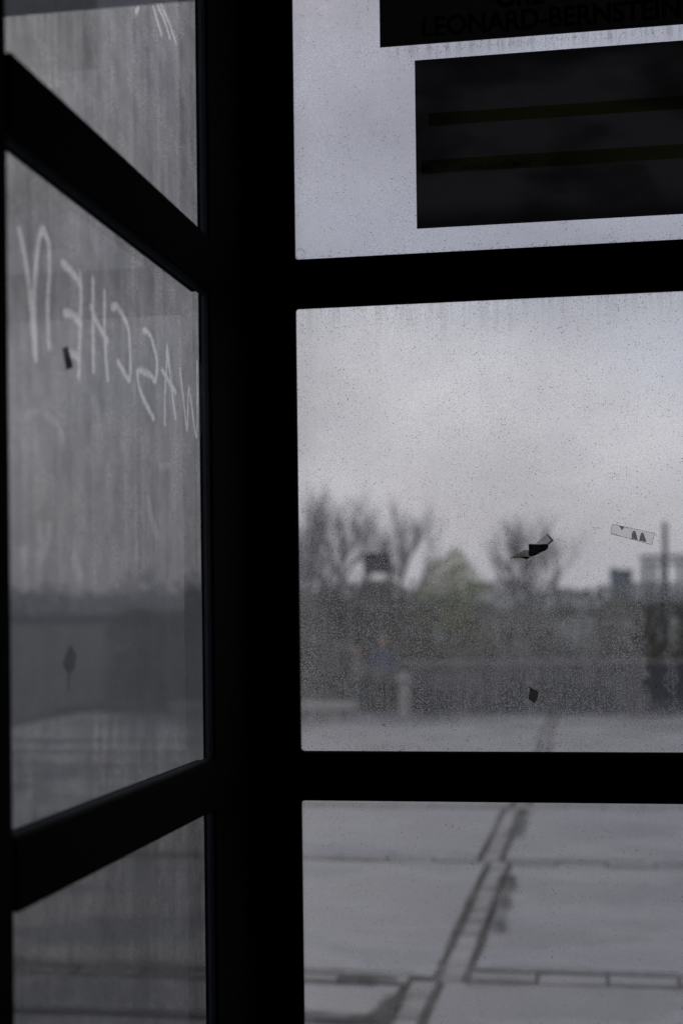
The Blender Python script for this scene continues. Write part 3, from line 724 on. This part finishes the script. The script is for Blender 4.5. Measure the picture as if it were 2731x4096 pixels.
# finger writing wiped on the side panes (each letter a piece of its own)
wipe = film('thin residue in wiped finger mark', (0.80, 0.83, 0.84), 0.10, True, 420, 0.08)
wipe2 = film('faint smear', (0.72, 0.73, 0.72), 0.06, True, 160, 0.05)
def strokes(name, lines, w, mat, pane, x=-0.6346):
    b = MB()
    for li, ln in enumerate(lines):
        # resample with a Catmull-Rom so that the strokes bend like a finger's
        P = [Vector((a, c)) for a, c in ln]; Q = []
        for i in range(len(P)-1):
            p0 = P[max(0, i-1)]; p1 = P[i]; p2 = P[i+1]; p3 = P[min(len(P)-1, i+2)]
            for k in range(5):
                t = k/5; Q.append(0.5*((2*p1) + (p2-p0)*t + (2*p0-5*p1+4*p2-p3)*t*t + (3*p1-p0-3*p2+p3)*t*t*t))
        Q.append(P[-1]); L_, R2 = [], []
        for i, p in enumerate(Q):
            d = (Q[min(i+1, len(Q)-1)] - Q[max(i-1, 0)]); d = d.normalized() if d.length > 0 else Vector((0, 1))
            n_ = Vector((-d.y, d.x)); ww = w/2*(0.85 + 0.3*noise.noise(Vector((i*.6, li*3.1, p.x*20))))
            if i == 0 or i == len(Q)-1: ww *= .45
            L_.append(p + n_*ww); R2.append(p - n_*ww)
        m_ = len(Q); o = x + li*0.00012
        b.add([(o, v.x, v.y) for v in L_] + [(o, v.x, v.y) for v in R2], [(i, i+1, m_+i+1, m_+i) for i in range(m_-1)])
    return b.build(name, mat, pane)
for k, v in GRAFF.items():
    if k in ('arc', 'tick'): strokes('smear', v, .009, wipe2, sp_mid)
    else: strokes('letter', v, {'N': .0125, 'E': .0125, 'W': .009, 'A': .010}.get(k, .0115), wipe, sp_mid)
strokes('smear', SMEAR, .014, wipe2, sp_mid)
strokes('scratch_marks', SCRATCH_TOP, .008, wipe, sp_top)

# outer border of the side glass: writing above is within the clean view
# ------------------------------------------------------------------ sign boards on the upper pane
def backlit(m):                                                 # thin board: a little daylight soaks through
    t = m.node_tree; out = [n for n in t.nodes if n.type == 'OUTPUT_MATERIAL'][0]; p = [n for n in t.nodes if n.type == 'BSDF_PRINCIPLED'][0]
    tl = N(t, 'BsdfTranslucent'); mxs = N(t, 'MixShader'); mxs.inputs[0].default_value = .6
    src = p.inputs['Base Color'].links[0].from_socket; lk(t, src, tl.inputs[0])
    lk(t, p.outputs[0], mxs.inputs[1]); lk(t, tl.outputs[0], mxs.inputs[2]); lk(t, mxs.outputs[0], out.inputs[0]); return m
blackb = backlit(plain('black sign back', (0.105, 0.105, 0.108), (0.12, 0.12, 0.123), 60, .6, spec=.1))
blackl = plain('black lettering', (0.004, 0.004, 0.004), rough=.5, spec=.2)
sb1 = thing('sign_board', 'black sign board lettered LEONARD-BERNSTEIN fixed to the upper pane, above the taped board', 'sign', (0, 2.610, 2.59))
MB().box(-.3745, 0.62, 2.6075, 2.6112, 2.5895, 2.90).build('panel', blackb, sb1)
def letters(txt, x0, z0, cap, width, parent, mat, yy, bold=0.0, name='lettering', each=True):
    """flat printed letters, each a piece of its own; x0,z0 = left end of the baseline"""
    cu = bpy.data.curves.new('lettering', 'FONT'); cu.body = txt; cu.size = 1; cu.offset = bold
    tmp = bpy.data.objects.new('tmp_text', cu); col.objects.link(tmp)
    bpy.context.view_layer.update()
    dg = bpy.context.evaluated_depsgraph_get(); me = bpy.data.meshes.new_from_object(tmp.evaluated_get(dg)); bpy.data.objects.remove(tmp)
    xs = [v.co.x for v in me.vertices]; ys = [v.co.y for v in me.vertices]
    ref = 0.73                                                    # cap height of the built-in face at size 1
    sx = width/(max(xs)-min(xs)) if width else cap/ref; sy = cap/ref; mn = min(xs)
    off = wloc(parent); me.materials.clear(); me.materials.append(mat)
    for v in me.vertices:
        v.co = Vector((x0 + (v.co.x-mn)*sx, yy, z0 + v.co.y*sy)) - off
    if not each:
        o = bpy.data.objects.new(name, me); col.objects.link(o); o.parent = parent; return
    bm = bmesh.new(); bm.from_mesh(me); seen = set(); groups = []
    for f in bm.faces:                                            # islands -> letters
        if f.index in seen: continue
        st_ = [f]; seen.add(f.index); g_ = []
        while st_:
            q_ = st_.pop(); g_.append(q_.index)
            for e_ in q_.edges:
                for h_ in e_.link_faces:
                    if h_.index not in seen: seen.add(h_.index); st_.append(h_)
        groups.append(g_)
    bm.free()
    for g_ in groups:
        used = sorted({i for fi in g_ for i in me.polygons[fi].vertices}); mp_ = {a: b for b, a in enumerate(used)}
        m2 = bpy.data.meshes.new('letter'); m2.from_pydata([me.vertices[i].co for i in used], [], [[mp_[i] for i in me.polygons[fi].vertices] for fi in g_])
        m2.materials.append(mat); o = bpy.data.objects.new('letter', m2); col.objects.link(o); o.parent = parent
letters('LEONARD-BERNSTEIN', -.3002, 2.6015, .0352, .442, sb1, blackl, 2.6068, .030)
letters('ORE', -.1710, 2.6435, .0352, .083, sb1, blackl, 2.6068, .030)

def stained(name, a, b, scale=4.5):
    m, t, out = nt(name); p = N(t, 'BsdfPrincipled'); p.inputs['Roughness'].default_value = .7; p.inputs['Specular IOR Level'].default_value = .25
    P = N(t, 'TexCoord').outputs['Object']
    f = noi(t, sc(t, P, (1, 1, 2.2), (5.3, 0, 1.1)), scale, 3, .5); g_ = noi(t, sc(t, P, (1.0, 1, 1.6), (4, 0, 2)), scale*2.2, 3, .5)
    blob = mth(t, 'MULTIPLY', ramp(t, f, .34, .58), ramp(t, g_, .30, .50, .55, 1))
    sz = N(t, 'SeparateXYZ'); lk(t, P, sz.inputs[0])
    edge = mth(t, 'MINIMUM', ramp(t, sz.outputs[2], .005, .045), ramp(t, sz.outputs[2], .295, .27, 0, 1))
    mxx = N(t, 'Mix'); mxx.data_type = 'RGBA'; mxx.inputs['A'].default_value = (*a, 1); mxx.inputs['B'].default_value = (*b, 1)
    lk(t, mth(t, 'MULTIPLY', mth(t, 'ADD', blob, .25, clamp=True), mth(t, 'MULTIPLY_ADD', edge, .7, .3)), mxx.inputs['Factor'])
    lk(t, mxx.outputs['Result'], p.inputs['Base Color']); lk(t, p.outputs[0], out.inputs[0]); return m
sb2 = thing('notice_board', 'dark stained board with two yellowish tape strips on the upper pane, below the lettered sign', 'sign', (0, 2.610, 2.2655))
MB().box(-.3135, 0.36, 2.6075, 2.6112, 2.2655, 2.561).build('panel', backlit(stained('stained grey board', (0.11,0.11,0.11), (0.25,0.25,0.247))), sb2)
tapem, t_, o_ = nt('yellowed tape')
_a = N(t_, 'BsdfTransparent'); _a.inputs[0].default_value = (.74, .73, .50, 1); _b = N(t_, 'BsdfGlossy'); _b.inputs['Roughness'].default_value = .3
_m = N(t_, 'MixShader'); _m.inputs[0].default_value = .01; lk(t_, _a.outputs[0], _m.inputs[1]); lk(t_, _b.outputs[0], _m.inputs[2]); lk(t_, _m.outputs[0], o_.inputs[0])
MB().box(-.2902, 0.33, 2.6060, 2.6070, 2.4437, 2.4656).build('tape_strip', tapem, sb2)
tp = MB().box(-.3042, 0.34, 2.6060, 2.6070, 2.3598, 2.3838).build('tape_strip', tapem, sb2)
inkm = plain('black ink', (0.005, 0.005, 0.005), rough=.6, spec=.2)
letters('ish', -.3096, 2.3640, .0105, .0243, tp, inkm, 2.6053, .012, 'print', False)
letters('11.04.2014 13:15:15 DM4078', -.2440, 2.3633, .0072, .129, tp, inkm, 2.6055, .004, 'print', False)
letters('L1320 L1320', -.1690, 2.3692, .0062, .055, tp, inkm, 2.6050, .004, 'print', False)
def arrow(x0, z0, ln, h):
    w = .0009; b = MB()
    fn = lambda u, v, s: (u, s, v)
    b.prism([(x0, z0-w/2), (x0+ln, z0-w/2), (x0+ln, z0+w/2), (x0, z0+w/2)], 2.6053, 2.6057, fn)
    for s in (1, -1): b.prism([(x0+ln, z0), (x0+ln-h, z0+s*h), (x0+ln-h-w, z0+s*h), (x0+ln-w*1.6, z0)], 2.6048, 2.6052, fn)
    b.build('arrow', inkm, tp)
arrow(-.2685, 2.3692, .0105, .0032); arrow(-.113, 2.3707, .0112, .0032)

# glass maker's round stamp etched in the lower left corner of the upper pane
stampm = film('etched stamp', (0.05, 0.05, 0.05), 0.7, False, 900, .2)
sx_, sz_, sr_ = -.5235, 2.2320, .0105
b = MB(); n = 40
for r0, r1 in ((sr_*.965, sr_),):
    vs = [(sx_ + r*math.cos(2*math.pi*i/n), 2.6108, sz_ + r*math.sin(2*math.pi*i/n)) for r in (r0, r1) for i in range(n)]
    b.add(vs, [(i, (i+1) % n, n+(i+1) % n, n+i) for i in range(n)])
b.build('stamp_ring', stampm, p_top)
def ring_text(txt, r, cap, parent):
    for i, ch in enumerate(txt):
        if ch == ' ': continue
        a = R(128) - 2*math.pi*i/len(txt)
        cu = bpy.data.curves.new('g', 'FONT'); cu.body = ch; cu.size = 1; cu.align_x = 'CENTER'; cu.offset = .02
        tmp = bpy.data.objects.new('tmp_text', cu); col.objects.link(tmp); bpy.context.view_layer.update()
        me = bpy.data.meshes.new_from_object(tmp.evaluated_get(bpy.context.evaluated_depsgraph_get())); bpy.data.objects.remove(tmp)
        s = cap/.73; rad = Vector((math.cos(a), math.sin(a))); tan = Vector((math.sin(a), -math.cos(a)))
        off = wloc(parent)
        for v in me.vertices:
            q_ = Vector((sx_, sz_)) + rad*(r + v.co.y*s) + tan*v.co.x*s*.8
            v.co = Vector((q_.x, 2.6108, q_.y)) - off
        me.materials.clear(); me.materials.append(stampm); o = bpy.data.objects.new('stamp_letter', me); col.objects.link(o); o.parent = parent
ring_text('PROTEXIT \u00b7 PILKINGTON \u00b7 '.replace(' \u00b7 ', '\u00b7'), sr_*.70, .0024, p_top)

# ------------------------------------------------------------------ scraps of tape and flecks stuck on the glass
clear_t = film('clear tape', (0.36, 0.36, 0.32), 0.36, True, 90, .1)
edge_t = film('grimy tape edge', (0.12, 0.12, 0.10), 0.55, False, 300, .3)
dark_t = film('black tape', (0.024, 0.026, 0.021), 0.88, False, 120, .05)
olive_t = film('olive torn tape', (0.085, 0.087, 0.065), 0.62, False, 90, .1)
def flat(name, pts, mat, parent, y, th=.0002, curl=None):
    b = MB(); fn = lambda u, v, s: (u, s, v)
    b.prism(pts, y, y + th, fn)
    if curl:
        n = len(pts)
        b.v = [(v[0], v[1] - curl(v[0], v[2]), v[2]) for v in b.v]
    return b.build(name, mat, parent)
def rim(pts, w, mat, parent, y, keep=None, name='grimy_edge'):
    b = MB(); n = len(pts); cx = sum(p[0] for p in pts)/n; cz = sum(p[1] for p in pts)/n
    fn = lambda u, v, s: (u, s, v)
    for i in range(n):
        if keep and i not in keep: continue
        a = Vector(pts[i]); c = Vector(pts[(i+1) % n]); d = (c-a); L_ = d.length; d.normalize(); nn = Vector((-d.y, d.x))
        if (Vector((cx, cz))-a).dot(nn) < 0: nn = -nn
        k = max(2, int(L_/.003)); q_ = random.Random(i + int(cx*1000))
        top = [a + d*(L_*j/k) for j in range(k+1)]; bot = [top[j] + nn*w*q_.uniform(.3, 1.2) for j in range(k+1)]
        b.prism([tuple(p) for p in top] + [tuple(p) for p in reversed(bot)], y, y + .0001, fn)
    return b.build(name, mat, parent)
ta = thing('tape_scrap', 'torn black and clear tape scrap on the middle pane, before the lone bare tree', 'tape', (-.115, 2.6108, 1.70))
Acl = [(-0.115, 1.709), (-0.0943, 1.7257), (-0.0839, 1.7136), (-0.0923, 1.7074)]
flat('clear_piece', Acl, clear_t, ta, 2.6102); rim(Acl, .0008, edge_t, ta, 2.6100, keep=(0, 1))
flat('torn_edge', [(-0.0943, 1.7257), (-0.0839, 1.7136), (-0.0923, 1.7074), (-.0965, 1.7074), (-.0890, 1.7140), (-0.0958, 1.7240)], edge_t, ta, 2.6097)
flat('black_piece', [(-0.1268, 1.7085), (-0.0923, 1.7078), (-.0936, 1.7030), (-0.0950, 1.6994), (-.0995, 1.6966), (-0.1072, 1.6935), (-.1140, 1.6893), (-0.1209, 1.6873), (-0.1271, 1.6879)], dark_t, ta, 2.6092)
flat('wing_piece', [(-0.1592, 1.6839), (-0.1333, 1.699), (-0.1269, 1.6978), (-0.1271, 1.6879), (-0.1312, 1.6818), (-0.1437, 1.6859)], film('grimy clear tape', (.20, .20, .17), .62, True, 90, .2), ta, 2.6086,
     curl=lambda x, z: max(0, (-.128 - x))*.35)
flat('fold', [(-0.1592, 1.6837), (-0.1437, 1.6866), (-.1330, 1.6868), (-.1215, 1.6872), (-.1312, 1.6818), (-.1345, 1.6840), (-0.1437, 1.6853)], dark_t, ta, 2.6080, curl=lambda x, z: max(0, (-.128 - x))*.36)
tb_ = thing('tape_strip', 'slanting clear tape strip with grey smudges on the middle pane, near the right edge', 'tape', (.05, 2.6108, 1.72))
Bt = [(0.0149, 1.7405), (0.0869, 1.7231), (0.081, 1.7029), (0.012, 1.7235)]
flat('clear_piece', Bt, film('fresh clear tape', (0.6, 0.6, 0.57), 0.16, True, 90, .08), tb_, 2.6102); rim(Bt, .0010, edge_t, tb_, 2.6100)
def arch(p): return p
flat('smudge', [(0.0475, 1.7142), (0.0477, 1.722), (0.0488, 1.7261), (0.0515, 1.7282), (0.0537, 1.7276), (.0556, 1.722), (0.0579, 1.7113)], edge_t, tb_, 2.6097)
flat('smudge', [(0.0603, 1.7105), (.0615, 1.718), (0.0636, 1.7236), (.0652, 1.7249), (0.067, 1.724), (.0695, 1.718), (0.0723, 1.7083)], edge_t, tb_, 2.6097)
flat('smudge', [(0.0271, 1.7368), (0.036, 1.7348), (0.031, 1.7288)], edge_t, tb_, 2.6097)
tc_ = thing('tape_scrap', 'small olive tape scrap folded at its top, low on the middle pane', 'tape', (-.122, 2.6108, 1.45))
flat('torn_piece', [(-.1311, 1.4650), (-.1285, 1.4600), (-.1130, 1.4535), (-0.1152, 1.443), (-.118, 1.4385), (-.1200, 1.4338), (-.126, 1.4375), (-0.1311, 1.4418), (-.1305, 1.4490), (-0.1280, 1.4544)], olive_t, tc_, 2.6100)
flat('fold', [(-0.1308, 1.4647), (-0.1241, 1.4588), (-0.1117, 1.4544), (-.1160, 1.4556), (-0.1245, 1.4560)], dark_t, tc_, 2.6090, curl=lambda x, z: .001)
fx = lambda u, v, s: (s, u, v)
td = tag(MB().prism(TAPE_L, -.6347, -.6343, fx).build('tape_scrap', film('dark grey tape', (0.05, 0.05, 0.047), .72, False, 100, .05), loc=(-.639, 1.73, 1.91)), 'short dark tape scrap on the side glass at the end of the finger-written word', 'tape')
te = tag(MB().prism(SCRAP_L, -.6347, -.6344, fx).build('tape_scrap', film('faded olive scrap', (0.16, 0.15, 0.11), .26, False, 100, .15), loc=(-.639, 1.73, 1.53)), 'faded spear-shaped scrap with a thin tail, low on the side glass', 'tape')

# rusty flecks
rustm = plain('rust orange fleck', (0.28, 0.11, 0.04), (0.40, 0.20, 0.09), 300, .8)
def fleck(x, z, n, s, seed, name='rust_flecks', mat=rustm, pane=None):
    q_ = random.Random(seed); b = MB()
    for _ in range(n):
        a = q_.uniform(0, 6.28); r = s*math.sqrt(q_.random()); cx, cz = x + r*math.cos(a), z + r*math.sin(a); k = q_.uniform(.0005, .0012)*(1 if n > 4 else 1.3)
        pts = [(cx + k*math.cos(t_)*q_.uniform(.5, 1.1), cz + k*math.sin(t_)*q_.uniform(.5, 1.1)) for t_ in [i*math.pi/3 for i in range(6)]]
        b.prism(pts, 2.6106, 2.6112, lambda u, v, s_: (u, s_, v))
    o = b.build(name, mat, pane)
fleck(-.3449, 1.4732, 26, .0085, 1, pane=p_mid); fleck(-.3843, 1.394, 4, .004, 2, pane=p_mid); fleck(-.3893, 1.3540, 9, .010, 3, pane=p_mid)
fleck(-.352, 1.3535, 4, .004, 5, pane=p_mid); fleck(-.3191, 1.433, 4, .004, 6, pane=p_mid); fleck(.14, 2.02, 3, .002, 7, pane=p_mid)
fleck(-.268, 1.222, 7, .010, 8, pane=p_low); fleck(-.232, 1.155, 3, .004, 9, pane=p_low)

# grime caught along the lower rim of the upper pane, under the sign and along the top of the middle pane
grimem = film('dark grime crumbs', (0.03, 0.028, 0.024), 0.75, False, 600, .2)
def crumbs(name, pane, n, seed, place, smin, smax):
    q_ = random.Random(seed); b = MB()
    for _ in range(n):
        cx, cz = place(q_); L_ = q_.uniform(smin, smax); a = q_.gauss(0, .9); m_ = 5
        pts = []; ang = a
        for k in range(m_):                                      # short worm-like mark
            pts.append((cx, cz)); cx += math.cos(ang)*L_/m_; cz += math.sin(ang)*L_/m_*.7; ang += q_.uniform(-.9, .9)
        w_ = q_.uniform(.00025, .0006)
        b.add([(p[0], 2.6208, p[1] - w_) for p in pts] + [(p[0], 2.6208, p[1] + w_) for p in pts], [(i, i+1, m_+i+1, m_+i) for i in range(m_-1)])
    b.build(name, grimem, pane)['kind'] = 'stuff'
crumbs('grime_marks', p_top, 420, 1, lambda q: (q.uniform(-.53, .6), 2.2245 + abs(q.gauss(0, .005)) + .003*noise.noise(Vector((q.random()*40, 0, 0)))), .001, .005)
crumbs('grime_marks', p_top, 520, 2, lambda q: (q.uniform(-.36, .6), 2.5880 - abs(q.gauss(0, .006))), .001, .004)
crumbs('grime_marks', p_top, 900, 3, lambda q: (q.uniform(-.53, .6), q.uniform(2.22, 2.9)), .0008, .0022)
crumbs('grime_marks', p_mid, 2600, 4, lambda q: (q.uniform(-.53, .6), 2.134 - .78*(q.random()**1.5)), .0008, .0026)
crumbs('grime_marks', p_mid, 500, 5, lambda q: (q.uniform(-.53, .6), 2.134 - abs(q.gauss(0, .018))), .001, .004)
crumbs('grime_marks', p_mid, 260, 6, lambda q: (q.uniform(-.53, .6), 1.352 + abs(q.gauss(0, .004))), .001, .004)
crumbs('grime_marks', p_low, 500, 7, lambda q: (q.uniform(-.53, .6), q.uniform(.8, 1.26)), .0008, .0022)

# ------------------------------------------------------------------ unseen rest of the shelter, made solid so the inside stays dark
darkin = plain('unseen dark enclosure', (0.02, 0.02, 0.02), (0.03, 0.03, 0.03), 3, .6)
def s_(name, *a, mat=darkin): MB().box(*a).build(name, mat)['kind'] = 'structure'
s_('unseen_ceiling', -.72, 1.27, -1.5, 2.72, 3.052, 3.2)
s_('unseen_back_wall', -.70, 1.25, -1.5, -1.4, 0.021, 3.05)
s_('unseen_side_wall', -.662, -.61, -1.398, 1.399, 0.021, 3.05)
s_('unseen_right_wall', 1.262, 1.36, -1.398, 2.70, 0.021, 3.05)
s_('unseen_interior_floor', -.72, 1.26, -1.5, 2.72, -.02, 0.02, mat=plain('unseen dark floor', (0.05,0.05,0.05), (0.08,0.08,0.078), 4, .5))
